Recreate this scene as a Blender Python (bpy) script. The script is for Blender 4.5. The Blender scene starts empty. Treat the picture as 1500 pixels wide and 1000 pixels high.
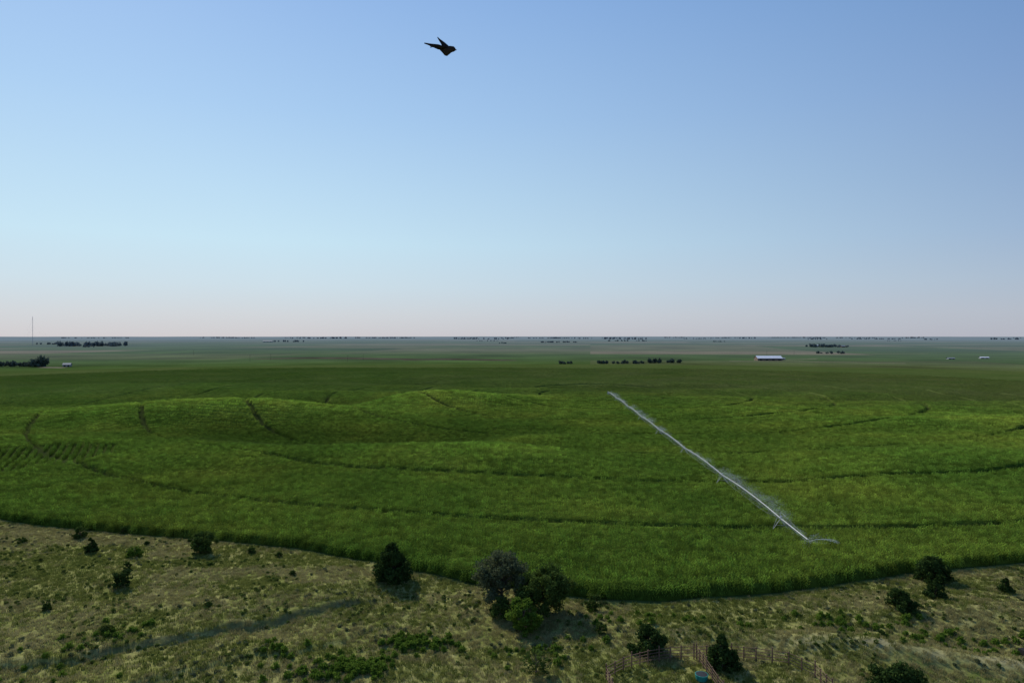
import bpy, math, random
import numpy as np
from mathutils import Vector
random.seed(7); rng=np.random.default_rng(7)
scene=bpy.context.scene
scene.view_settings.view_transform='Standard'; scene.view_settings.look='None'; scene.view_settings.exposure=0
H=42.0
# ------------------------------------------------------------ noise / terrain
def _h(ix,iy,s):
    v=np.sin(ix*127.1+iy*311.7+s*74.7)*43758.5453
    return v-np.floor(v)
def vn(x,y,s=0):
    x=np.asarray(x,float);y=np.asarray(y,float)
    ix=np.floor(x);iy=np.floor(y);fx=x-ix;fy=y-iy
    fx=fx*fx*fx*(fx*(fx*6-15)+10);fy=fy*fy*fy*(fy*(fy*6-15)+10)
    a=_h(ix,iy,s);b=_h(ix+1,iy,s);c=_h(ix,iy+1,s);d=_h(ix+1,iy+1,s)
    return (a*(1-fx)+b*fx)*(1-fy)+(c*(1-fx)+d*fx)*fy-0.5
def sst(a,b,x):
    t=np.clip((x-a)/(b-a),0,1);return t*t*(3-2*t)
def gau(x,y,cx,cy,sx,sy,h,rot=0):
    c,s=math.cos(math.radians(rot)),math.sin(math.radians(rot))
    dx=x-cx;dy=y-cy;u=dx*c+dy*s;v=-dx*s+dy*c
    return h*np.exp(-(u/sx)**2/2-(v/sy)**2/2)
def hills(x,y):
    D=np.hypot(x,y)
    z=gau(x,y,-14,224,38,13,7.0,-14)+gau(x,y,-150,345,50,16,8.5,6)+gau(x,y,-50,395,42,17,9.0,12)
    z=z+gau(x,y,-75,282,60,23,-6.5,-28)+gau(x,y,-300,500,110,35,3,0)+gau(x,y,12,268,28,10,2.5,5)
    z=z+gau(x,y,-100,395,20,32,-6,35)+gau(x,y,200,300,70,18,2.5,-8)+gau(x,y,-120,222,44,12,2.2,10)+gau(x,y,150,215,60,13,2.2,6)
    m=sst(130,220,D)*(1-sst(500,900,D))
    z=z+m*(vn(x/75,y/36,3)*3.6+vn(x/26,y/15,4)*.7)
    px,py,qx,qy=66.,469.,56.,128.;LL=math.hypot(qx-px,qy-py);al=((x-px)*(qx-px)+(y-py)*(qy-py))/LL
    dd=np.abs((x-px)*(qy-py)-(y-py)*(qx-px))/LL
    return z*(1-.85*(1-sst(12,50,dd))*sst(-60,-5,al)*(1-sst(LL,LL+25,al)))
def gz(x,y):
    x=np.asarray(x,float);y=np.asarray(y,float);D=np.hypot(x,y)
    z=hills(x,y)
    z=z+sst(900,2500,D)*(vn(x/900,y/700,5)*6)+sst(3000,9000,D)*(vn(x/2600,y/2600,6)*18)
    n=1-sst(105,170,D)
    z=z+n*(vn(x/16,y/12,8)*1.3+vn(x/6,y/5,9)*0.5+vn(x/2.2,y/2.2,10)*0.16)
    al,s,L=bank(x,y)
    e=(1-sst(L-8,L+6,al))
    z=z+e*(.95*sst(-.7,.7,s)*(1-sst(4,26,s)))
    s2=s+11+vn(al/5,0*al,13)*2
    z=z+e*0.5*sst(-.7,.6,s2)*(1-sst(2,9,s2))
    al,s=ridge(x,y)
    L=43.6
    z=z+1.3*np.exp(-(s/3.2)**2)*sst(-12,6,al)*(1-sst(L,L+30,al))
    z=z+gau(x,y,62,103,16,4,1.0,-8)
    return z
def bank(x,y): # terrace bank, lower left
    ax,ay,bx,by=-66.,85.,-22.,108.5
    L=math.hypot(bx-ax,by-ay);tx,ty=(bx-ax)/L,(by-ay)/L
    al=(x-ax)*tx+(y-ay)*ty; s=-(x-ax)*ty+(y-ay)*tx
    return al,s+vn(al/7,0*al,11)*1.6+2.2*np.sin(al/15.)+vn(x/1.8,y/1.8,14)*.9,L
def ridge(x,y):
    ax,ay,bx,by=24.,97.,66.,85.5
    L=math.hypot(bx-ax,by-ay);tx,ty=(bx-ax)/L,(by-ay)/L
    return (x-ax)*tx+(y-ay)*ty, -(x-ax)*ty+(y-ay)*tx+vn(x/9,y/9,12)*2
def G(x,y): return float(gz(np.array([x]),np.array([y]))[0])
# irrigated circle, with the un-watered crop beyond it on the far and left sides
PX,PY=66.,469.
_th=[-180,-140,-90,-50,-30,-12,-4.6,-1.05,1.3,4.4,7,8.7,11.5,14.7,18.1,21.5,25.8,29.9,45,60,75,100,130,155,180]
_R=[375,400,430,365,345,338,345,348,353,360,364,364,361,355.6,351,352.5,356,363,368,410,520,640,560,430,375]
def Rb(a): return np.interp(a,_th,_R)
def polar(x,y):
    dx=x-PX;dy=y-PY
    return np.hypot(dx,dy),np.degrees(np.arctan2(-dx,-dy))
TR=[47.,94.,141.,188.,235.,282.,326.]
def thin(x,y): # thin stand at the far left where the rows show
    return 1-sst(.75,1.1,((x+160)/27)**2+((y-226)/28)**2+vn(x/8,y/8,21)*.8)
# ------------------------------------------------------------ mesh helpers
class MB:
    def __init__(s): s.v=[];s.f=[];s.m=[]
    def add(s,vs,fs,m=0):
        o=len(s.v);s.v+= [tuple(p) for p in vs];s.f+=[tuple(i+o for i in f) for f in fs];s.m+=[m]*len(fs)
    def tube(s,p0,p1,r0,r1=None,n=6,m=0):
        if r1 is None:r1=r0
        p0=Vector(p0);p1=Vector(p1);d=(p1-p0).normalized()
        a=d.orthogonal().normalized();b=d.cross(a)
        vs=[];fs=[]
        for p,r in((p0,r0),(p1,r1)):
            for i in range(n):
                t=2*math.pi*i/n;vs.append(p+a*math.cos(t)*r+b*math.sin(t)*r)
        for i in range(n): fs.append((i,(i+1)%n,n+(i+1)%n,n+i))
        fs.append(tuple(range(n-1,-1,-1)));fs.append(tuple(range(n,2*n)))
        s.add(vs,fs,m)
    def box(s,c,d,m=0,rz=0):
        x,y,z=[k/2 for k in d];co,si=math.cos(rz),math.sin(rz);vs=[]
        for k in(-z,z):
            for i,j in((-x,-y),(x,-y),(x,y),(-x,y)):
                vs.append((c[0]+i*co-j*si,c[1]+i*si+j*co,c[2]+k))
        s.add(vs,[(3,2,1,0),(4,5,6,7),(0,1,5,4),(1,2,6,5),(2,3,7,6),(3,0,4,7)],m)
    def quads(s,C,A,B,m=0):
        C=np.asarray(C);P=np.stack([C-A-B,C+A-B,C+A+B,C-A+B],1).reshape(-1,3)
        o=len(s.v);s.v+=P.tolist();n=len(C);s.f+=[(o+4*i,o+4*i+1,o+4*i+2,o+4*i+3) for i in range(n)];s.m+=[m]*n
    def obj(s,name,mats,parent=None,smooth=False,loc=None):
        me=bpy.data.meshes.new(name);me.from_pydata(s.v,[],s.f)
        for q in mats: me.materials.append(q)
        me.polygons.foreach_set('material_index',s.m)
        if smooth: me.polygons.foreach_set('use_smooth',[True]*len(s.f))
        me.update();o=bpy.data.objects.new(name,me);scene.collection.objects.link(o)
        if loc: o.location=loc
        if parent: o.parent=parent
        return o
def empty(name,loc=(0,0,0)):
    e=bpy.data.objects.new(name,None);e.location=loc;scene.collection.objects.link(e);return e
def rv(n):
    v=rng.normal(size=(n,3));return v/np.linalg.norm(v,axis=1)[:,None]
# ------------------------------------------------------------ materials
class NT:
    def __init__(s,name):
        s.mat=bpy.data.materials.new(name);s.mat.use_nodes=True;s.t=s.mat.node_tree;s.t.nodes.clear()
        s.out=s.n('ShaderNodeOutputMaterial')
    def n(s,ty,**k):
        nd=s.t.nodes.new(ty)
        for a,b in k.items(): setattr(nd,a,b)
        return nd
    def l(s,a,b): s.t.links.new(a,b)
    def set(s,sock,v):
        if hasattr(v,'is_output'): s.l(v,sock)
        else: sock.default_value=v
    def math(s,op,a,b=0.,clamp=False):
        nd=s.n('ShaderNodeMath',operation=op,use_clamp=clamp);s.set(nd.inputs[0],a);s.set(nd.inputs[1],b);return nd.outputs[0]
    def vm(s,op,a,b=None):
        nd=s.n('ShaderNodeVectorMath',operation=op);s.set(nd.inputs[0],a)
        if b is not None:s.set(nd.inputs[1],b)
        return nd.outputs['Value'] if op in('LENGTH','DOT_PRODUCT') else nd.outputs[0]
    def pos(s): return s.n('ShaderNodeNewGeometry').outputs['Position']
    def noise(s,vec,scale,detail=4,rough=.55):
        nd=s.n('ShaderNodeTexNoise');s.l(vec,nd.inputs['Vector']);nd.inputs['Scale'].default_value=scale
        nd.inputs['Detail'].default_value=detail;nd.inputs['Roughness'].default_value=rough;return nd.outputs[0]
    def mapped(s,p,scale,rot):
        mp=s.n('ShaderNodeMapping');s.l(p,mp.inputs[0]);mp.inputs['Rotation'].default_value=(0,0,math.radians(rot));mp.inputs['Scale'].default_value=scale;return mp.outputs[0]
    def ramp(s,f,st,interp='LINEAR'):
        nd=s.n('ShaderNodeValToRGB');s.l(f,nd.inputs[0]);r=nd.color_ramp;r.interpolation=interp
        while len(r.elements)<len(st): r.elements.new(.5)
        for e,(p,c) in zip(r.elements,st): e.position=p;e.color=(*c,1)
        return nd.outputs[0]
    def mr(s,v,a,b,c=0.,d=1.,smooth=False):
        nd=s.n('ShaderNodeMapRange');s.set(nd.inputs[0],v)
        if smooth: nd.interpolation_type='SMOOTHSTEP'
        for i,q in enumerate((a,b,c,d)): nd.inputs[i+1].default_value=q
        return nd.outputs[0]
    def mix(s,f,a,b,bt='MIX'):
        nd=s.n('ShaderNodeMix',data_type='RGBA',blend_type=bt);s.set(nd.inputs[0],f)
        for i,q in((6,a),(7,b)):
            s.set(nd.inputs[i],(*q,1) if isinstance(q,tuple) and len(q)==3 else q)
        return nd.outputs[2]
    def finish(s,col,rough=.8,trans=0.,bump=None,spec=.2,metal=0.,bd=.3):
        if spec==0:
            p=s.n('ShaderNodeBsdfDiffuse');s.set(p.inputs[0],(*col,1) if isinstance(col,tuple) else col)
        else:
            p=s.n('ShaderNodeBsdfPrincipled');s.set(p.inputs['Base Color'],(*col,1) if isinstance(col,tuple) else col)
            p.inputs['Roughness'].default_value=rough;p.inputs['Specular IOR Level'].default_value=spec;p.inputs['Metallic'].default_value=metal
        if bump is not None:
            b=s.n('ShaderNodeBump');b.inputs['Strength'].default_value=1;b.inputs['Distance'].default_value=bd
            s.l(bump,b.inputs['Height']);s.l(b.outputs[0],p.inputs['Normal'])
        sh=p.outputs[0]
        if trans>0:
            t=s.n('ShaderNodeBsdfTranslucent');s.set(t.inputs[0],(*col,1) if isinstance(col,tuple) else col)
            m=s.n('ShaderNodeMixShader');m.inputs[0].default_value=trans;s.l(sh,m.inputs[1]);s.l(t.outputs[0],m.inputs[2]);sh=m.outputs[0]
        s.l(sh,s.out.inputs[0]);return s.mat
def simple(name,col,rough=.7,var=.25,scale=3.,metal=0.,spec=.3,trans=0.):
    t=NT(name);p=t.pos();f=t.mr(t.noise(p,scale,3),.3,.7,1-var,1+var)
    return t.finish(t.mix(1.,tuple(col),f,'MULTIPLY'),rough,trans=trans,metal=metal,spec=spec)
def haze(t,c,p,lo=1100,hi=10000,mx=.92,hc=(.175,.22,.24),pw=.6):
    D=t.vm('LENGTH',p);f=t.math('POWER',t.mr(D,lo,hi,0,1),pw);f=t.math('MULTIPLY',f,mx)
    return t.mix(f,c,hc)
# ground
t=NT('ground_material');p=t.pos()
n1=t.noise(p,.045,5,.6);n2=t.noise(p,.35,5,.65);n3=t.noise(p,2.2,4,.7)
g=t.ramp(n1,[(.3,(.105,.14,.030)),(.45,(.185,.195,.054)),(.56,(.24,.23,.078)),(.72,(.31,.28,.13))])
g2=t.ramp(n2,[(.32,(.09,.13,.024)),(.5,(.19,.195,.057)),(.68,(.30,.275,.12))])
g=t.mix(.55,g,g2);g=t.mix(1.,g,t.mr(n3,.3,.7,.55,1.4),'MULTIPLY')
pa=t.n('ShaderNodeAttribute',attribute_name='pale');g=t.mix(pa.outputs['Fac'],g,t.mix(1.,(.33,.29,.165),t.mr(n3,.3,.7,.7,1.25),'MULTIPLY'))
pa=t.n('ShaderNodeAttribute',attribute_name='cut');g=t.mix(pa.outputs['Fac'],g,(.10,.095,.042))
fl=t.vm('FLOOR',t.mapped(p,(1/640,1/390,0),4));wn=t.n('ShaderNodeTexWhiteNoise');t.l(fl,wn.inputs['Vector'])
fc=t.ramp(wn.outputs['Value'],[(0,(.050,.085,.022)),(.25,(.075,.095,.036)),(.45,(.036,.066,.019)),(.62,(.10,.105,.05)),(.76,(.055,.09,.026)),(.91,(.15,.13,.08))],'CONSTANT')
fc=t.mix(1.,fc,t.mr(t.noise(p,.006,6,.6),.3,.7,.6,1.4),'MULTIPLY')
near=t.ramp(t.noise(p,.012,5,.6),[(.35,(.048,.078,.018)),(.65,(.070,.092,.027))])
fc=t.mix(t.mr(t.vm('LENGTH',p),1000,1040),near,fc)
fc=t.mix(1.,fc,t.mr(t.noise(p,.25,4,.7),.3,.7,.8,1.2),'MULTIPLY')
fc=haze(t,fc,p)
at=t.n('ShaderNodeAttribute',attribute_name='grass')
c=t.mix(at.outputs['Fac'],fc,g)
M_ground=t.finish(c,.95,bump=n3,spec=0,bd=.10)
# corn: hill shading painted into the colour by height, crests lighter, draws darker
def cornmat(name,k,trans):
    t=NT(name);p=t.pos()
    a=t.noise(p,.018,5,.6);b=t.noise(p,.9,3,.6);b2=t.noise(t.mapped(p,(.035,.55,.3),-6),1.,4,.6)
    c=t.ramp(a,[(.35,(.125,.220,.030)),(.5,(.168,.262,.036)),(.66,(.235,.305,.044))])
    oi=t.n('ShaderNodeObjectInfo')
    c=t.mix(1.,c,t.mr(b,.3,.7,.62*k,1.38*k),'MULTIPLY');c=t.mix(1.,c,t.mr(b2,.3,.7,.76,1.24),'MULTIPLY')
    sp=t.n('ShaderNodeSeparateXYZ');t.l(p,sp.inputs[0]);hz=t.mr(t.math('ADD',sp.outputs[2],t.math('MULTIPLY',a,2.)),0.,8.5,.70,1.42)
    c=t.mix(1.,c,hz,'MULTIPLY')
    if trans: c=t.mix(1.,c,t.mr(oi.outputs['Random'],0,1,.6,1.45),'MULTIPLY')
    D=t.vm('LENGTH',p)
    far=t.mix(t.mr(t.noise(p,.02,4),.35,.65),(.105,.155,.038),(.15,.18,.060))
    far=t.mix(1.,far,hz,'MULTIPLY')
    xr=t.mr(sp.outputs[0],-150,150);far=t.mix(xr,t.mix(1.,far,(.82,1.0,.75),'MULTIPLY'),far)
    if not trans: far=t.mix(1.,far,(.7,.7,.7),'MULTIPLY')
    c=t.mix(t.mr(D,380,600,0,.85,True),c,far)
    if not trans:
        at=t.n('ShaderNodeAttribute',attribute_name='soil');c=t.mix(at.outputs['Fac'],c,(.032,.042,.014))
    return t.finish(c,.6,trans=trans,spec=0,bump=None if trans else b,bd=.5)
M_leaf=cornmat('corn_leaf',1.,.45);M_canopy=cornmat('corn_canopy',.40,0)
M_tassel=simple('corn_tassel',(.20,.20,.06),spec=0)
# foliage
def fol(name,a,b,trans=.25,sc=1.3):
    t=NT(name);p=t.pos();c=t.ramp(t.noise(p,sc,4,.7),[(.32,a),(.68,b)]);return t.finish(c,.7,trans=trans,spec=0)
M_cedar=fol('cedar_foliage',(.018,.040,.010),(.060,.095,.024),.15)
M_olive=fol('olive_foliage',(.06,.08,.036),(.15,.17,.085),.25)
M_dark=fol('shrub_foliage',(.035,.065,.014),(.10,.145,.032),.25)
M_green=fol('bright_foliage',(.055,.11,.014),(.14,.215,.03),.35)
M_dry=fol('dry_grass',(.20,.185,.065),(.36,.325,.15),.3,.25)
M_gg=fol('green_grass',(.10,.135,.026),(.205,.22,.058),.35,.3)
M_bark=simple('bark',(.09,.07,.05))
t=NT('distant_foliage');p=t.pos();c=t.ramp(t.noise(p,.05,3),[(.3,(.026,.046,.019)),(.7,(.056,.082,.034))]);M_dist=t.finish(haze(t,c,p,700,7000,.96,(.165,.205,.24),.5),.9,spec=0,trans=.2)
M_steel=simple('galvanized_steel',(.38,.40,.42),.5,.1,1.,.3,.3)
M_rubber=simple('rubber',(.03,.03,.03))
M_rust=simple('rusty_pipe',(.15,.09,.06),.8,.4,4)
M_white=simple('white_metal',(.68,.69,.71),.5,.08,.2)
M_wall=simple('brown_siding',(.16,.11,.085),.7,.2,.4)
M_greyw=simple('grey_siding',(.25,.27,.27),.7,.1,.4)
M_darkm=simple('dark_opening',(.02,.02,.022),.5)
M_teal=simple('teal_plastic',(.02,.22,.19),.5,.15)
M_dirt=simple('dirt',(.28,.245,.18),.95,.25,.05,spec=0)
t=NT('water_droplets');M_water=t.finish((.55,.60,.65),.4,trans=.4,spec=.3)
# ------------------------------------------------------------ ground sheet
rr=np.concatenate([[0.5,8,20,35,50,60],np.arange(66,175,.55),np.arange(176,560,3.),np.geomspace(565,45000,90)])
aa=np.radians(np.concatenate([np.arange(-180,-56,3.),np.arange(-56,56,.32),np.arange(56,180,3.)]))
def grid(X,Y,Z,name,mat):
    nr,na=X.shape
    V=np.stack([X,Y,Z],-1).reshape(-1,3)
    i=np.arange(nr-1)[:,None];j=np.arange(na)[None,:];j2=(j+1)%na
    F=np.stack([i*na+j,(i+1)*na+j,(i+1)*na+j2,i*na+j2],-1).reshape(-1,4)
    me=bpy.data.meshes.new(name);me.vertices.add(len(V));me.vertices.foreach_set('co',V.ravel())
    me.loops.add(F.size);me.loops.foreach_set('vertex_index',F.ravel().astype(np.int32))
    me.polygons.add(len(F));me.polygons.foreach_set('loop_start',np.arange(0,F.size,4,dtype=np.int32))
    me.update(calc_edges=True);me.validate()
    me.polygons.foreach_set('use_smooth',np.ones(len(me.polygons),bool))
    me.materials.append(mat);o=bpy.data.objects.new(name,me);scene.collection.objects.link(o)
    if me.polygons[3000].normal.z<0: me.flip_normals()
    return o
def attr(o,name,v):
    at=o.data.attributes.new(name,'FLOAT','POINT');at.data.foreach_set('value',v.ravel().astype(np.float32))
RR,AA=np.meshgrid(rr,aa,indexing='ij')
X=RR*np.sin(AA);Y=RR*np.cos(AA);Z=gz(X,Y)
ground=grid(X,Y,Z,'ground',M_ground)
r_,a_=polar(X,Y)
attr(ground,'grass',np.clip(1-(r_<Rb(a_)).astype(float)-sst(235,290,np.hypot(X,Y)),0,1))
def palef(x,y):
    al,s=ridge(x,y);return np.exp(-((s+.6)/1.6)**2)*sst(6,22,al)*(1-sst(55,80,al))*np.clip(.8+vn(x/3,y/3,51)*1.8,0,1)*.7
attr(ground,'pale',palef(X,Y))
def cutf(x,y):
    al,s,L=bank(x,y);return np.exp(-(s/.5)**2)*(1-sst(L-4,L+8,al))*np.clip(.5+vn(x/4,y/4,52)*2,0,.8)
attr(ground,'cut',cutf(X,Y))
# ------------------------------------------------------------ corn field
corn=empty('corn_field')
base=[0.5]+list(np.arange(4,325,3.))
rs=[r for r in base if all(abs(r-k)>2.2 for k in TR)]
for k in TR: rs+=[k-1.5,k-1.0,k+1.0,k+1.5]
rs=sorted(rs);ang=np.arange(-180,180,.6)
Rbv=Rb(ang);ext=np.linspace(0,1,40)[1:]
K=len(rs)+len(ext)+2
RX=np.zeros((K,len(ang)));HZ=np.zeros_like(RX);SO=np.zeros_like(RX)
for i,r in enumerate(rs):
    k=min(abs(r-k) for k in TR)<1.2
    RX[i]=r;HZ[i]=0.4 if k else 1.75;SO[i]=.9 if k else 0
for i,e in enumerate(ext):
    RX[len(rs)+i]=rs[-1]+(Rbv-4-rs[-1])*e;HZ[len(rs)+i]=1.75
RX[-2]=Rbv-1.2;HZ[-2]=1.5;RX[-1]=Rbv-.7;HZ[-1]=-.1
ar=np.radians(ang)[None,:]
CX=PX-RX*np.sin(ar);CY=PY-RX*np.cos(ar)
th=thin(CX,CY);HZ=np.where(HZ>1,HZ*(1-.75*th),HZ);SO=np.maximum(SO,th*.7)
CZ=gz(CX,CY)+HZ
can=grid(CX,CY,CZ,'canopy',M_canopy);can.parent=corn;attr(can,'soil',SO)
def cornproto(name,seed):
    r=random.Random(seed);b=MB()
    for row in(-.38,.38):
        for k in range(5):
            x=-.6+k*.3+r.uniform(-.06,.06);y=row+r.uniform(-.05,.05);h=r.uniform(1.9,2.55)
            b.tube((x,y,0),(x,y,h),.016,.01,3)
            az=r.uniform(0,3.14)
            for q in range(8):
                z0=.35+q*(h-.5)/7.5;a=az+q*math.pi+r.uniform(-.5,.5);L=r.uniform(.45,.75)*(1 if q<6 else .7);w=.058
                dx,dy=math.cos(a),math.sin(a);sx,sy=-dy*w,dx*w
                pts=[(0,0,.6),(.45,.30,1.),(1,.02+r.uniform(-.25,.05),.15)]
                vs=[]
                for tt,zz,ww in pts:
                    cx=x+dx*L*tt;cy=y+dy*L*tt;cz=z0+zz
                    vs+=[(cx-sx*ww,cy-sy*ww,cz),(cx+sx*ww,cy+sy*ww,cz)]
                b.add(vs,[(0,1,3,2),(2,3,5,4)],0)
            for q in range(2):
                b.tube((x,y,h),(x+r.uniform(-.08,.08),y+r.uniform(-.08,.08),h+.2),.007,.004,3,1)
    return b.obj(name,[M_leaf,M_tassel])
def scatter(name,pts,rot,scl,proto,parent):
    me=bpy.data.meshes.new(name);me.vertices.add(len(pts));me.vertices.foreach_set('co',np.asarray(pts,np.float32).ravel())
    a=me.attributes.new('rot','FLOAT_VECTOR','POINT');a.data.foreach_set('vector',np.asarray(rot,np.float32).ravel())
    a=me.attributes.new('scl','FLOAT_VECTOR','POINT');a.data.foreach_set('vector',np.asarray(scl,np.float32).ravel())
    o=bpy.data.objects.new(name,me);scene.collection.objects.link(o);o.parent=parent
    ng=bpy.data.node_groups.new(name+'_nodes','GeometryNodeTree')
    ng.interface.new_socket('Geometry',in_out='INPUT',socket_type='NodeSocketGeometry');ng.interface.new_socket('Geometry',in_out='OUTPUT',socket_type='NodeSocketGeometry')
    gi=ng.nodes.new('NodeGroupInput');go=ng.nodes.new('NodeGroupOutput');ip=ng.nodes.new('GeometryNodeInstanceOnPoints')
    oi=ng.nodes.new('GeometryNodeObjectInfo');oi.inputs['Object'].default_value=proto;oi.inputs['As Instance'].default_value=True
    ra=ng.nodes.new('GeometryNodeInputNamedAttribute');ra.data_type='FLOAT_VECTOR';ra.inputs[0].default_value='rot'
    sa=ng.nodes.new('GeometryNodeInputNamedAttribute');sa.data_type='FLOAT_VECTOR';sa.inputs[0].default_value='scl'
    er=ng.nodes.new('FunctionNodeEulerToRotation')
    L=ng.links.new;L(gi.outputs[0],ip.inputs['Points']);L(oi.outputs['Geometry'],ip.inputs['Instance']);L(ra.outputs[0],er.inputs[0]);L(er.outputs[0],ip.inputs['Rotation'])
    L(sa.outputs[0],ip.inputs['Scale']);L(ip.outputs[0],go.inputs[0])
    m=o.modifiers.new('scatter','NODES');m.node_group=ng
    proto.hide_render=True;proto.parent=parent
    return o
def field(step,d0,d1):
    gx,gy=np.meshgrid(np.arange(-800,850,step),np.arange(60,900,step))
    x=gx.ravel();y=gy.ravel();D=np.hypot(x,y)
    k=(D>=d0)&(D<d1)&(np.abs(np.degrees(np.arctan2(x,y)))<46);x=x[k];y=y[k]
    x=x+rng.uniform(-.15,.15,len(x))*step/1.5;y=y+rng.uniform(-.1,.1,len(y))*step/1.5
    r,a=polar(x,y);k=r<Rb(a)-.5
    for q in TR: k&=np.abs(r-q)>(1.3 if step<2 else 1.95)
    lx,ly=259-PX,345-PY;LL=math.hypot(lx,ly);s=np.abs((x-PX)*ly-(y-PY)*lx)/LL;al=((x-PX)*lx+(y-PY)*ly)/LL
    k&=~((s<1.3*max(1,step/2))&(al>0))
    k&=thin(x,y)<.4
    return x[k],y[k]
ps=[cornproto('corn_plants_%s'%c,i) for i,c in enumerate('abc')]
for step,d0,d1 in((1.5,60,340),(3.,340,950)):
    x,y=field(step,d0,d1);z=gz(x,y);n=len(x);w=rng.integers(0,3,n)
    rot=np.zeros((n,3));rot[:,2]=rng.integers(0,2,n)*math.pi+rng.normal(0,.12,n)
    hs=rng.uniform(.86,1.12,n)*(1+vn(x/9,y/9,22)*.2)
    scl=np.stack([np.full(n,step/1.5*1.05)]*2+[hs],1)
    for i in range(3):
        k=w==i;scatter('rows_%d_%s'%(int(step),'abc'[i]),np.stack([x,y,z],1)[k],rot[k],scl[k],ps[i],corn)
# visible rows in the thin stand
ua=math.radians(62);U,V=np.meshgrid(np.arange(-60,60,2.5),np.arange(-60,60,1.6));U=U.ravel()+rng.uniform(-.2,.2,U.size);V=V.ravel()+rng.uniform(-.3,.3,V.size)
x=-160+U*math.sin(ua)+V*math.cos(ua);y=226+U*math.cos(ua)-V*math.sin(ua);k=(thin(x,y)>.3);r,_a=polar(x,y)
for q in TR: k&=np.abs(r-q)>1.2
x=x[k];y=y[k];n=len(x);rot=np.zeros((n,3));rot[:,2]=-ua
scatter('rows_thin',np.stack([x,y,gz(x,y)],1),rot,np.stack([rng.uniform(.9,1.3,n),rng.uniform(.6,1.,n),rng.uniform(.7,.9,n)],1),ps[0],corn)
# ------------------------------------------------------------ pasture vegetation
past=empty('pasture_grass')
def tuft(name,n,h,sp,w,mat,seed):
    r=random.Random(seed);b=MB()
    for i in range(n):
        a=r.uniform(0,6.28);R=sp*math.sqrt(r.random());x,y=R*math.cos(a),R*math.sin(a);a2=r.uniform(0,6.28);ln=r.uniform(.1,.5)*h;hh=h*r.uniform(.5,1)
        px,py=-math.sin(a2)*w,math.cos(a2)*w;dx,dy=math.cos(a2)*ln,math.sin(a2)*ln
        b.add([(x-px,y-py,-.05),(x+px,y+py,-.05),(x+dx*.5+px,y+dy*.5+py,hh*.65),(x+dx*.5-px,y+dy*.5-py,hh*.65),(x+dx,y+dy,hh)],[(0,1,2,3),(3,2,4)])
    return b.obj(name,[mat])
def weed(name,n,h,w,ls,mat,seed):
    b=MB();r=np.random.default_rng(seed)
    P=r.normal(size=(n,3));P/=np.linalg.norm(P,axis=1)[:,None];P*=r.uniform(.3,1,(n,1))**.5
    P=P*np.array([w/2,w/2,h/2])+np.array([0,0,h*.45])
    A=r.normal(size=(n,3))*ls;B=r.normal(size=(n,3))*ls
    b.quads(P,A,B);return b.obj(name,[mat])
P1=tuft('dry_tuft',22,.42,.4,.022,M_dry,1);P2=tuft('green_tuft',22,.36,.4,.025,M_gg,2)
P3=weed('weed_clump',70,.6,.8,.06,M_dark,3);P4=weed('leafy_weed',90,.7,.9,.07,M_green,4);P5=weed('sage_clump',50,.4,.6,.05,M_olive,5)
def pts_in(n,fn=None):
    a=np.radians(rng.uniform(-50,50,n));d=np.sqrt(rng.uniform(70**2,215**2,n));x=d*np.sin(a);y=d*np.cos(a)
    r,b=polar(x,y);k=r>Rb(b)+.6;x=x[k];y=y[k]
    k=rng.random(len(x))>palef(x,y)+cutf(x,y);x=x[k];y=y[k]
    if fn is not None: k=fn(x,y)>rng.random(len(x));x=x[k];y=y[k]
    return x,y
def put(name,x,y,s,proto,parent=past):
    n=len(x);rot=np.zeros((n,3));rot[:,2]=rng.uniform(0,6.28,n);sc=rng.uniform(.6,1.3,n)*s
    scatter(name,np.stack([x,y,gz(x,y)],1),rot,np.stack([sc]*3,1),proto,parent)
f=lambda x,y:np.clip(.54+vn(x/11,y/5,31)*1.8+vn(x/2.5,y/2.5,34)*.8,0,1)
x,y=pts_in(130000,f);put('dry_grass',x,y,.95,P1)
x,y=pts_in(130000,lambda x,y:1-f(x,y));put('green_grass',x,y,1,P2)
x,y=pts_in(20000,lambda x,y:np.clip(.05+vn(x/7,y/6,32)*2.2,0,1));put('weeds',x,y,.62,P3)
x,y=pts_in(8000,lambda x,y:np.clip(vn(x/8,y/6,33)*2.5,0,1));put('sage',x,y,.9,P5)
def cl(L):
    xs=[];ys=[]
    for cx,cy,sx,sy,n in L:
        xs.append(rng.normal(cx,sx,n));ys.append(rng.normal(cy,sy,n))
    return np.concatenate(xs),np.concatenate(ys)
x,y=cl([(-13,92.5,2.8,1.2,90),(-19,86,2.4,1.2,70),(-22,84,3,1.2,60),(-30,89,1.6,1.6,20),(3,91,5,2,30),(-55,95,3,2,20),(60,95,7,2.5,45),(48,98,4,2,25),(-62,83,6,3,30),(70,91,5,2,30),(20,100,6,1.5,25)])
put('leafy_weeds',x,y,.95,P4)
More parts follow.
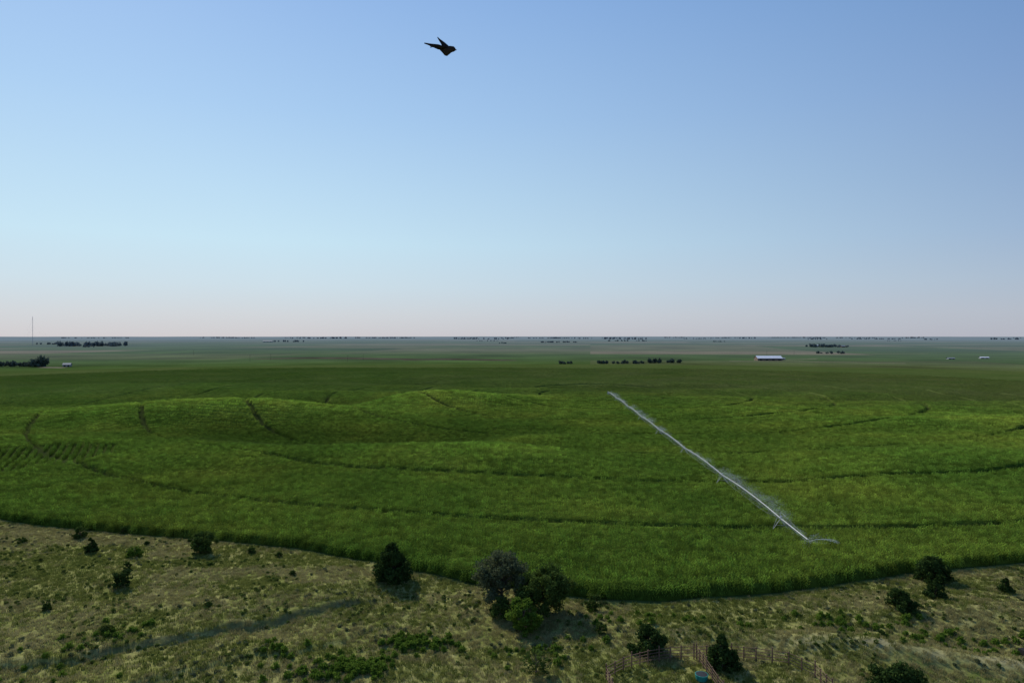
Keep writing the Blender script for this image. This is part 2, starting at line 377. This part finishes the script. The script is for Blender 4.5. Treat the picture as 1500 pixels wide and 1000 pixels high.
# ------------------------------------------------------------ trees and bushes
def tree(name,x,y,h,w,mat,kind='round',dens=1.,ls=.13,seed=0):
    r=np.random.default_rng(seed+int(x*13+y*7)%1000);rd=random.Random(seed+int(x*5+y*3));z=G(x,y)-.1
    e=empty(name,(x,y,z));b=MB()
    tr=max(.05,h*.03)
    b.tube((0,0,0),(rd.uniform(-.1,.1)*w*.3,rd.uniform(-.1,.1)*w*.3,h*.8),tr,tr*.25,6)
    nl=int(26+h*7)
    C=[];S=[]
    for i in range(nl):
        if kind=='cone':
            q=rd.random()**1.25;zz=h*(.06+.9*q);R=w/2*(1-q)**.7*rd.uniform(.35,1.05)*(1 if q>.12 else .8);s=w*.13*(1.15-q*.7)
        elif kind=='low':
            q=rd.random();zz=h*(.1+.72*q);R=w/2*math.sqrt(max(0,1-(q*.95)**2))*rd.uniform(.3,1.05);s=w*.13
        else:
            q=rd.random();zz=h*(.15+.75*q);R=w/2*math.sqrt(max(.05,1-((q-.42)/.62)**2))*rd.uniform(.3,1.05);s=w*.12
        a=rd.uniform(0,6.283);C.append((R*math.cos(a),R*math.sin(a),zz));S.append(s*rd.uniform(.6,1.2))
    for i in range(0,nl,2):
        c=C[i];zb=max(.1,c[2]*.55);b.tube((0,0,zb),(c[0]*.95,c[1]*.95,c[2]),tr*.4,tr*.1,4)
    b.obj('trunk_and_limbs',[M_bark],e)
    f=MB()
    for c,s in zip(C,S):
        n=int(70*dens*max(.5,(s/.6)))
        d=r.normal(size=(n,3));d/=np.linalg.norm(d,axis=1)[:,None];rad=s*r.uniform(.25,1.15,(n,1))
        Pp=np.array(c)+d*rad*np.array([1,1,.85 if kind!='cone' else 1.1])
        Pp[:,2]=np.maximum(Pp[:,2],.05)
        A=r.normal(size=(n,3));A/=np.linalg.norm(A,axis=1)[:,None];B=r.normal(size=(n,3));B-=A*(B*A).sum(1)[:,None];B/=np.linalg.norm(B,axis=1)[:,None]
        k=r.uniform(.6,1.3,(n,1));f.quads(Pp,A*ls*k,B*ls*.6*k)
    f.obj('crown',[mat],e);return e
tree('cedar_tree',-20.7,117,6.6,6.6,M_cedar,'cone',2.2,.16)
tree('russian_olive_tree',-1.6,106,8.2,8.0,M_olive,'round',1.5,.13)
tree('deciduous_tree',5.4,103,7.4,8.0,M_dark,'round',1.6,.14)
tree('green_bush',1.5,97.2,5.0,4.9,M_green,'round',1.5,.12)
tree('green_bush',-1.6,101.5,3.2,3.4,M_dark,'round',1.3,.11)
tree('shrub',12.6,105,2.9,2.6,M_dark,'round',1.1,.10)
tree('shrub',12.4,95,1.7,1.8,M_dark,'round',1.,.09)
tree('cedar_tree',18.1,90.3,3.9,4.4,M_cedar,'low',2.,.13)
tree('cedar_tree',26.4,85.6,4.3,4.7,M_cedar,'cone',2.,.13)
tree('cedar_tree',46,81.2,2.9,6.2,M_cedar,'low',2.,.13)
tree('cedar_tree',72.7,117.3,4.3,5.4,M_cedar,'low',2.,.14)
tree('cedar_tree',67.3,108.2,3.1,3.4,M_cedar,'cone',2.,.12)
tree('cedar_tree',59,103,3.1,4.3,M_cedar,'low',2.,.12)
tree('cedar_tree',81,111.7,2.5,2.4,M_cedar,'cone',1.8,.12)
tree('shrub',-59.8,132,4.1,4.9,M_dark,'round',1.6,.13)
tree('shrub',-90.8,143.3,2.6,2.7,M_dark,'round',1.3,.12)
tree('shrub',-82.4,133.3,3.,2.7,M_cedar,'cone',1.3,.12)
tree('shrub',-72,130,2.1,2.9,M_green,'low',1.2,.12)
tree('cedar_tree',-65,113.5,2.9,3.0,M_cedar,'round',1.6,.12)
tree('shrub',-68.5,121.4,1.6,1.3,M_dark,'round',1.,.1)
tree('shrub',-50.4,132,1.4,1.7,M_dark,'round',1.,.1)
tree('shrub',-44.5,130,1.1,1.2,M_dark,'round',1.,.1)
tree('shrub',-56.7,94.8,1.5,1.9,M_gg,'low',1.,.1)
tree('shrub',3,84.3,3.3,3.4,M_dark,'round',.6,.09)
tree('shrub',-100,139,1.4,1.8,M_dark,'low',1.,.1)
tree('shrub',-84,147,1.6,1.6,M_dark,'round',1.,.1)
tree('shrub',-71,104,1.2,1.3,M_dark,'round',1.,.1)
for x,y in((-74,138),(-66,139.5),(-93,150),(-79,120),(-88,127),(-55,124),(84,100),(50,92),(31,101),(-38,118),(-46,103)):
    tree('shrub',x,y,random.uniform(.8,1.3),random.uniform(.9,1.5),random.choice([M_dark,M_gg,M_dark]),'low',.8,.09)
# ------------------------------------------------------------ distant trees
b=MB()
def dtree(x,y,h,w):
    n=60;z=G(x,y);d=rng.normal(size=(n,3));d/=np.linalg.norm(d,axis=1)[:,None];d*=rng.uniform(.4,1,(n,1))
    C=np.array([x,y,z+h*.5])+d*np.array([w/2,w/2,h*.5]);s=h*.10
    b.quads(C,rng.normal(size=(n,3))*s,rng.normal(size=(n,3))*s)
    b.tube((x,y,z-.5),(x,y,z+h*.6),h*.03,h*.015,4)
def drow(x0,x1,y,h,n,sy=8):
    for i in range(n):
        x=random.uniform(x0,x1);k=random.uniform(.5,1.1);dtree(x,y+random.uniform(-sy,sy),h*k,h*random.uniform(.7,1.3))
drow(-740,-640,935,8,20);drow(-655,-640,930,14,4,4);drow(-720,-700,930,10,3,4)
drow(68,90,1024,5,6);drow(131,166,1030,5,12,5);drow(168,200,1035,5.5,10,4);drow(212,232,1060,7,7,4);drow(238,262,1065,6.5,7,4)
drow(-1950,-1690,2950,19,40,60);drow(-1700,-1650,2700,9,6);drow(-2300,-2150,3300,10,12,30)
drow(740,800,1650,7,10,20);drow(1080,1220,2500,12,28,40)
drow(180,420,4300,10,24,80);drow(700,1050,5200,11,20,80);drow(-1700,-1460,4800,13,18,80)
for q in range(40):
    yy=random.uniform(8000,15000);xx=random.uniform(-.85,.85)*yy;L=random.uniform(100,1000);drow(xx,xx+L,yy,random.uniform(14,24),int(L/28)+3,50)
for q in range(5):
    yy=random.uniform(2600,6500);xx=random.uniform(-.2,.85)*yy;L=random.uniform(20,150);drow(xx,xx+L,yy,random.uniform(7,10),int(L/14)+2,12)
b.obj('distant_trees',[M_dist])
# ------------------------------------------------------------ buildings
def building(name,x,y,L,W,eh,rh,wall,roof,rz=0,doors=3):
    z=G(x,y);e=empty(name,(x,y,z));e.rotation_euler=(0,0,rz)
    b=MB();l,w=L/2,W/2
    b.add([(-l,-w,-1),(l,-w,-1),(l,w,-1),(-l,w,-1),(-l,-w,eh),(l,-w,eh),(l,w,eh),(-l,w,eh),(-l,0,rh),(l,0,rh)],
          [(0,1,5,4),(2,3,7,6),(1,2,6,9,5),(3,0,4,8,7)],0);b.obj('walls',[wall],e)
    b=MB();o=.6;sl=(rh-eh)/w;ez=eh-sl*o
    b.add([(-l-o,-w-o,ez+.15),(l+o,-w-o,ez+.15),(l+o,0,rh+.15),(-l-o,0,rh+.15),(l+o,w+o,ez+.15),(-l-o,w+o,ez+.15),
           (-l-o,-w-o,ez-.1),(l+o,-w-o,ez-.1),(l+o,w+o,ez-.1),(-l-o,w+o,ez-.1)],[(0,1,2,3),(3,2,4,5),(6,7,1,0),(5,4,8,9)],0);b.obj('roof',[roof],e)
    b=MB()
    for i in range(doors):
        dx=-l+L*(i+.5)/doors;b.box((dx,-w-.03,eh*.35),(min(4,L/doors*.5),.1,eh*.7))
    b.box((l+.03,0,eh*.35),(.1,W*.35,eh*.7));b.obj('doors',[M_darkm],e)
    return e
building('machine_shed',438,1167,42,18,4.2,8.2,M_wall,M_white,0,4)
building('farm_building',-1925,2990,56,24,6,11,M_greyw,M_white,.1)
building('farm_building',-1610,4500,60,20,6,11,M_greyw,M_greyw,.2)
building('farmhouse',-608,933,9,7,3,5.0,M_greyw,M_greyw,.3,2)
building('farm_shed',475,1200,8,6,2.6,3.8,M_greyw,M_greyw,.2,1)
building('farm_shed',800,1245,13,6,2.0,3.0,M_greyw,M_greyw,.1,2)
building('farm_shed',885,1280,15,7,2.2,3.4,M_greyw,M_white,-.1,2)
building('farm_building',1140,2560,26,12,4,7,M_greyw,M_white,.1)
building('farm_building',1210,2500,18,12,4,7,M_wall,M_greyw,.4)
# dirt tracks
b=MB()
def strip(pts,w):
    for (x0,y0),(x1,y1) in zip(pts[:-1],pts[1:]):
        n=max(2,int(math.hypot(x1-x0,y1-y0)/15));nx,ny=-(y1-y0),(x1-x0);q=math.hypot(nx,ny);nx*=w/2/q;ny*=w/2/q;vs=[];fs=[]
        for i in range(n+1):
            t=i/n;x=x0+(x1-x0)*t;y=y0+(y1-y0)*t
            vs+=[(x-nx,y-ny,G(x-nx,y-ny)+.25),(x+nx,y+ny,G(x+nx,y+ny)+.25)]
        for i in range(n): fs.append((2*i,2*i+1,2*i+3,2*i+2))
        b.add(vs,fs)
strip([(360,1130),(470,1120),(560,1060),(600,1040)],7);strip([(470,1190),(560,1250)],8);strip([(-625,905),(-590,900)],14)
strip([(-1900,2900),(-1600,2780)],14);strip([(-3000,3300),(-1800,3320)],12);strip([(640,1600),(1000,1640)],8)
strip([(-3500,5000),(4500,5250)],16)
b.obj('dirt_road',[M_dirt])
b=MB()
M_soil=simple('soil_bank',(.095,.072,.055),.95,.3,.02,spec=0)
for x0,x1,y0,A in((-470,-130,1230,26),(-190,10,1180,16)):
    vs=[];fs=[];n=60
    for i in range(n+1):
        x=x0+(x1-x0)*i/n;y=y0+A*math.sin(i/n*5);z=G(x,y);hh=2.2*math.sin(math.pi*min(1,max(.0,i/n)))**.5
        vs+=[(x,y-7,z-.3),(x,y,z+hh),(x,y+16,z-.3)]
    for i in range(n):
        k=3*i;fs+=[(k,k+3,k+4,k+1),(k+1,k+4,k+5,k+2)]
    b.add(vs,fs)
b.obj('terrace_bank',[M_soil])
# communications mast
M_mast=simple('mast_steel',(.3,.32,.35),.7,.05)
mx,my=-2268,3230;mz=G(mx,my);e=empty('communications_tower',(mx,my,mz));b=MB();hh=132
cor=[(1.1*math.cos(a),1.1*math.sin(a)) for a in(0,2.094,4.189)]
for cx,cy in cor: b.tube((cx,cy,0),(cx,cy,hh),.2,.2,4)
for i in range(33):
    z0=i*4
    for k in range(3):
        a=cor[k];c=cor[(k+1)%3];b.tube((*a,z0),(*c,z0+4),.08,.08,3);b.tube((*a,z0),(*c,z0),.08,.08,3)
b.tube((0,0,hh-2),(0,0,hh+7),.12,.05,4);b.obj('lattice_mast',[M_mast],e)
b=MB()
for q in(45,88,126):
    for a in(.5,2.6,4.7): b.tube((0,0,q),(80*math.cos(a),80*math.sin(a),0),.04,.04,3)
b.obj('guy_wires',[M_mast],e)
for x,y in((-430,1120),(-417,1180),(-265,1100),(-255,1170),(560,1500),(620,1500),(-700,1500)):
    z=G(x,y);e=empty('utility_pole',(x,y,z));b=MB();b.tube((0,0,-.5),(0,0,11),.2,.14,6);b.box((0,0,10),(2.6,.15,.15));b.tube((-1.1,0,10),(-1.1,0,10.4),.06,.05,5);b.tube((1.1,0,10),(1.1,0,10.4),.06,.05,5);b.obj('pole',[M_bark],e)
# ------------------------------------------------------------ centre pivot
EX,EY=56.,128.
L=math.hypot(EX-PX,EY-PY);ux,uy=(EX-PX)/L,(EY-PY)/L;vx,vy=-uy,ux
def wp(r,o,z): return (PX+ux*r+vx*o,PY+uy*r+vy*o,z)
def tz(r): return G(PX+ux*r,PY+uy*r)
piv=empty('center_pivot_irrigation_system',(0,0,0))
pipe=MB();tw=MB();tyre=MB();hose=MB()
nodes=[0]+TR
def ph(r):
    for a,c in zip(nodes[:-1],nodes[1:]):
        if a<=r<=c:
            t=(r-a)/(c-a);return (tz(a)*(1-t)+tz(c)*t)+3.7+.5*4*t*(1-t)
    return tz(TR[-1])+3.7-(r-TR[-1])*.02
RE=L
prev=None
for i in range(int(RE/2)+1):
    r=min(i*2,RE);p=wp(r,0,ph(r))
    if prev: pipe.tube(prev,p,.07,.07,6)
    prev=p
for a,c in zip(nodes[:-1],nodes[1:]):
    n=7;pr=None
    for i in range(n+1):
        t=i/n;r=a+(c-a)*t;dz=-1.2*min(1,4*t*(1-t)*1.4)
        q=[wp(r,o*(.6 if 0<i<n else 0),ph(r)+dz) for o in(-1,1)]
        if pr:
            for k in(0,1): pipe.tube(pr[k],q[k],.012,.012,4)
        if 0<i<n:
            for k in(0,1): pipe.tube(wp(r,0,ph(r)),q[k],.016,.016,4)
            pipe.tube(q[0],q[1],.016,.016,4)
        pr=q
for r in TR:
    z=tz(r);top=ph(r)
    for s in(-1,1):
        tw.tube(wp(r,0,top-.05),wp(r,s*2.0,z+.75),.05,.05,5);tw.tube(wp(r-1.6,0,ph(r-1.6)),wp(r,s*1.9,z+.8),.03,.03,4)
        tw.tube(wp(r,s*.9,z+2.2),wp(r,-s*.9,z+2.2),.03,.03,4)
        c=Vector(wp(r,s*2.0,z+.6));ax=Vector((ux,uy,0))*.16;tyre.tube(c-ax,c+ax,.62,.62,14);tw.tube(c-ax*1.15,c+ax*1.15,.3,.3,10)
    tw.tube(wp(r,-2,z+.75),wp(r,2,z+.75),.08,.08,5);tw.box(wp(r+.2,0,top+.3),(.35,.35,.4))
z=tz(0)
for a in range(4):
    an=a*math.pi/2+.78;tw.tube((PX+1.6*math.cos(an),PY+1.6*math.sin(an),z),(PX+.3*math.cos(an),PY+.3*math.sin(an),z+3.9),.08,.08,5)
tw.tube((PX,PY,z),(PX,PY,z+4.3),.14,.14,8)
for i in range(int(RE/2.9)):
    r=3+i*2.9
    if r<RE: q=ph(r);hose.tube(wp(r,0,q),wp(r,.25,q+.22),.02,.02,3);hose.tube(wp(r,.25,q+.22),wp(r,.32,q-1.1),.018,.018,3)
tw.tube(wp(TR[-1],0,ph(TR[-1])+1.4),wp(RE,0,ph(RE)),.02,.02,3);tw.tube(wp(TR[-1],0,ph(TR[-1])),wp(TR[-1],0,ph(TR[-1])+1.4),.04,.04,4)
tw.tube(wp(RE,0,ph(RE)),wp(RE+.9,.3,ph(RE)+.5),.05,.04,6)
pipe.obj('pipe_and_trusses',[M_steel],piv);tw.obj('tower_frames',[M_steel],piv);tyre.obj('tyres',[M_rubber],piv);hose.obj('drop_hoses',[M_rubber],piv)
# spray: thousands of droplet streaks, most drifting down-wind in gusty plumes
def spray(n,drift,wd):
    r=RE*rng.random(n)**.85
    gust=np.clip(.75+1.6*vn(r/9,r*0,41)+1.1*vn(r/2.6,r*0,42),.08,1.6)
    if drift:
        k=rng.random(n)<gust/1.3;r=r[k];gust=gust[k];n=len(r)
    tt=rng.random(n)**(.95 if drift else 1.2)
    off=(3.2*tt*gust*rng.uniform(.3,1.,n)) if drift else rng.choice([-1,1],n)*rng.uniform(.1,1.3,n)*tt
    pz=np.interp(r,np.linspace(0,RE,400),phv)
    zz=pz-.4+(1.4*np.sin(tt*2.4)*gust*rng.uniform(0,1.,n)-.8*tt*tt*rng.random(n) if drift else .1-1.4*tt*tt*rng.uniform(.2,1,n))
    sg=1 if vx>0 else -1
    C=np.stack([PX+ux*r+sg*vx*off+rng.normal(0,.15,n),PY+uy*r+sg*vy*off,zz],1)
    A=np.stack([.5+rng.normal(0,.4,n),rng.normal(0,.4,n),rng.normal(0,.4,n)-tt*.6],1);A/=np.linalg.norm(A,axis=1)[:,None]
    s.quads(C,A*.08,rv(n)*wd)
phv=np.array([ph(q) for q in np.linspace(0,RE,400)])
s=MB();spray(9000,False,.008);spray(60000,True,.0085)
n=400;tt=rng.random(n)**.8
ex,ey,ez=wp(RE+.9,.3,ph(RE)+.5);gx,gy=.93,-.1
R=4.6*tt;C=np.stack([ex+gx*R+rng.normal(0,.05+.2*tt,n),ey+gy*R+rng.normal(0,.03+.3*tt,n),ez+1.0*tt-1.3*tt**2*rng.uniform(.7,1.2,n)],1)
A=np.tile(np.array([gx,gy,0]),(n,1))+rng.normal(0,.4,(n,3));s.quads(C,A*.08,rv(n)*.009)
s.obj('water_spray',[M_water],piv)
# ------------------------------------------------------------ corral
e=empty('pipe_corral_fence');b=MB()
path=[(11.5,83),(14,85.5),(17.5,87.5),(22,88.5),(27,88.5),(31.5,87.8),(35,86),(37,83),(37,77),(33,73),(20,72),(12,76),(11.5,83)]
def fence(path):
    pp=[]
    for (x0,y0),(x1,y1) in zip(path[:-1],path[1:]):
        k=max(1,round(math.hypot(x1-x0,y1-y0)/1.6))
        for i in range(k): pp.append((x0+(x1-x0)*i/k,y0+(y1-y0)*i/k))
    pp.append(path[-1]);Lp=None
    for i,(x,y) in enumerate(pp):
        z=G(x,y);b.tube((x,y,z-.2),(x,y,z+(1.8 if i%3 else 2.1)),.08,.08,6)
        if Lp:
            for h in(.45,.85,1.25,1.65): b.tube((Lp[0],Lp[1],Lp[2]+h),(x,y,z+h),.042,.042,4)
        Lp=(x,y,z)
fence(path);fence([(24,88.5),(24.2,84.5),(24.6,79),(24.5,72.5)])
b.obj('posts_and_rails',[M_rust],e)
z=G(23.2,83.2);e=empty('stock_tank',(23.2,83.2,z));b=MB();nn=20
b.tube((0,0,0),(0,0,.62),.72,.78,nn);b.obj('tank_wall',[M_teal],e)
b=MB();b.tube((0,0,.625),(0,0,.66),.80,.80,nn);b.obj('rim',[M_teal],e);b=MB();b.tube((0,0,.665),(0,0,.67),.72,.72,nn);b.obj('water',[M_darkm],e)
TX,TY=68.9,88.3
z=G(TX,TY);e=empty('parked_pickup_truck',(TX,TY,z));e.rotation_euler=(0,0,.15);b=MB()
prof=[(-2.7,.45),(2.6,.45),(2.7,.8),(2.6,1.05),(1.3,1.15),(.75,1.75),(-.7,1.8),(-.95,1.2),(-2.7,1.2)]
m=len(prof);vs=[(x,-.95 if z<1.3 else -.8,z) for x,z in prof]+[(x,.95 if z<1.3 else .8,z) for x,z in prof]
b.add(vs,[tuple(range(m)),tuple(range(2*m-1,m-1,-1))]+[(i,m+i,m+(i+1)%m,(i+1)%m) for i in range(m)]);M_car=simple('dark_car_paint',(.022,.021,.020),.8,.05,spec=.1);b.obj('body',[M_car],e)
b=MB();b.add([(1.2,-.78,1.22),(1.2,.78,1.22),(.8,.72,1.7),(.8,-.72,1.7)],[(0,1,2,3)]);b.box((-.0,-.89,1.45),(1.2,.03,.35));b.obj('windows',[M_darkm],e)
b=MB()
for x in(-1.7,1.7):
    for y in(-.85,.85): b.tube((x,y-.13,.38),(x,y+.13,.38),.38,.38,14)
b.obj('wheels',[M_rubber],e)
# ------------------------------------------------------------ bird (swallow in flight)
D=4.0
e=empty('swallow_bird',((652-750)/1000*D,D,H+.422*D))
b=MB()
rings=[(.070,-.020,.0008,.0008),(.064,-.019,.0028,.003),(.058,-.017,.0100,.008),(.050,-.015,.0155,.012),(.041,-.016,.0175,.013),(.030,-.020,.0230,.017),(.016,-.026,.0290,.019),(.002,-.024,.0270,.018),(-.014,-.014,.0190,.014),(-.030,-.006,.0120,.010),(-.044,-.001,.007,.008),(-.054,.001,.003,.006)]
n=16;vs=[];fs=[]
for x,z,rz_,ry in rings:
    for i in range(n):
        a=2*math.pi*i/n;vs.append((x+.15*rz_*math.sin(a),ry*math.cos(a),z+rz_*math.sin(a)))
for k in range(len(rings)-1):
    for i in range(n): fs.append((k*n+i,k*n+(i+1)%n,(k+1)*n+(i+1)%n,(k+1)*n+i))
fs.append(tuple(range(n-1,-1,-1)));fs.append(tuple(range((len(rings)-1)*n,len(rings)*n)))
b.add(vs,fs,0)
def wing(le,te,m=1,th=.0022):
    k=len(le);vs=[];fs=[]
    for a,c in zip(le,te):
        a=Vector(a);c=Vector(c);mid=(a*.65+c*.35)+Vector((0,0,th*2))
        vs+=[a,mid,c,mid-Vector((0,0,th*2.5))]
    for i in range(k-1):
        for j in range(4): fs.append((4*i+j,4*i+(j+1)%4,4*i+4+(j+1)%4,4*i+4+j))
    fs+=[(3,2,1,0),(4*k-4,4*k-3,4*k-2,4*k-1)]
    b.add(vs,fs,m)
wing([(.034,.008,-.010),(.018,.022,.016),(-.002,.036,.038),(-.024,.047,.058),(-.048,.052,.076)],
     [(-.014,.008,-.006),(-.018,.022,.010),(-.026,.035,.030),(-.038,.046,.052),(-.050,.053,.075)])
wing([(.024,-.014,-.010),(.000,-.030,-.010),(-.034,-.045,-.006),(-.076,-.055,-.006),(-.112,-.060,-.006)],
     [(-.024,-.014,-.024),(-.036,-.030,-.030),(-.058,-.045,-.026),(-.086,-.055,-.017),(-.113,-.061,-.009)])
for q in(-1,1):
    wing([(-.044,q*.006,.001),(-.066,q*.010,.002),(-.088,q*.016,.002)],[(-.046,0,-.001),(-.066,q*.001,-.003),(-.087,q*.010,-.002)])
M_b=fol('bird_body',(.022,.018,.017),(.055,.04,.033),0,60);M_w=simple('bird_feathers',(.024,.02,.020),.9,.3,80,spec=0)
o=b.obj('body_and_wings',[M_b,M_w],e,True)
b=MB();b.tube((.052,-.0118,-.012),(.052,-.0128,-.012),.002,.0015,8);b.obj('eye',[M_darkm],e)
# ------------------------------------------------------------ sky, sun, camera
az,el=math.radians(-34),math.radians(37)
w=bpy.data.worlds.new('World');scene.world=w;w.use_nodes=True;nt=w.node_tree;bg=nt.nodes['Background']
ST=.10
sk=nt.nodes.new('ShaderNodeTexSky');sk.sky_type='NISHITA';sk.sun_disc=False;sk.sun_elevation=el;sk.sun_rotation=az;sk.altitude=600;sk.air_density=1.0;sk.dust_density=.6;sk.ozone_density=1.5
tc=nt.nodes.new('ShaderNodeTexCoord');LK=nt.links.new
sx=nt.nodes.new('ShaderNodeSeparateXYZ');LK(tc.outputs['Generated'],sx.inputs[0])
def lin(c): return tuple(((v/255+.055)/1.055)**2.4 for v in c)
def wramp(st):
    r=nt.nodes.new('ShaderNodeValToRGB');LK(sx.outputs['Z'],r.inputs[0]);q=r.color_ramp;q.interpolation='LINEAR'
    while len(q.elements)<len(st): q.elements.new(.5)
    for e_,(p_,c_) in zip(q.elements,st): e_.position=p_;e_.color=(*lin(c_),1)
    return r.outputs[0]
A_=wramp([(0,(194,195,206)),(.03,(200,206,216)),(.07,(200,218,230)),(.13,(197,227,242)),(.20,(187,220,243)),(.30,(170,207,243)),(.44,(151,190,239)),(1,(100,145,210))])
B_=wramp([(0,(176,180,195)),(.03,(177,185,201)),(.07,(169,186,207)),(.13,(154,179,210)),(.20,(142,171,208)),(.30,(128,161,207)),(.44,(108,148,201)),(1,(65,105,175))])
dt=nt.nodes.new('ShaderNodeVectorMath');dt.operation='DOT_PRODUCT';LK(tc.outputs['Generated'],dt.inputs[0]);dt.inputs[1].default_value=(math.sin(az),math.cos(az),0)
mr=nt.nodes.new('ShaderNodeMapRange');LK(dt.outputs['Value'],mr.inputs[0]);mr.inputs[1].default_value=.30;mr.inputs[2].default_value=.96
m1=nt.nodes.new('ShaderNodeMix');m1.data_type='RGBA';LK(mr.outputs[0],m1.inputs[0]);LK(B_,m1.inputs[6]);LK(A_,m1.inputs[7])
sc=nt.nodes.new('ShaderNodeVectorMath');sc.operation='SCALE';LK(m1.outputs[2],sc.inputs[0]);sc.inputs['Scale'].default_value=1/ST
m2=nt.nodes.new('ShaderNodeMix');m2.data_type='RGBA';m2.inputs[0].default_value=.9;LK(sk.outputs[0],m2.inputs[6]);LK(sc.outputs[0],m2.inputs[7])
LK(m2.outputs[2],bg.inputs[0]);bg.inputs[1].default_value=ST
sd=bpy.data.lights.new('sun','SUN');sd.energy=4.2;sd.angle=math.radians(.5);sd.color=(1,.93,.80)
so=bpy.data.objects.new('sun',sd);scene.collection.objects.link(so)
dv=Vector((math.sin(az)*math.cos(el),math.cos(az)*math.cos(el),math.sin(el)));so.rotation_euler=dv.to_track_quat('Z','Y').to_euler()
cd=bpy.data.cameras.new('camera');cd.lens=24;cd.sensor_width=36;cd.clip_start=.1;cd.clip_end=80000
co=bpy.data.objects.new('camera',cd);scene.collection.objects.link(co);co.location=(0,0,H);co.rotation_euler=(math.radians(90-.46),0,0);scene.camera=co
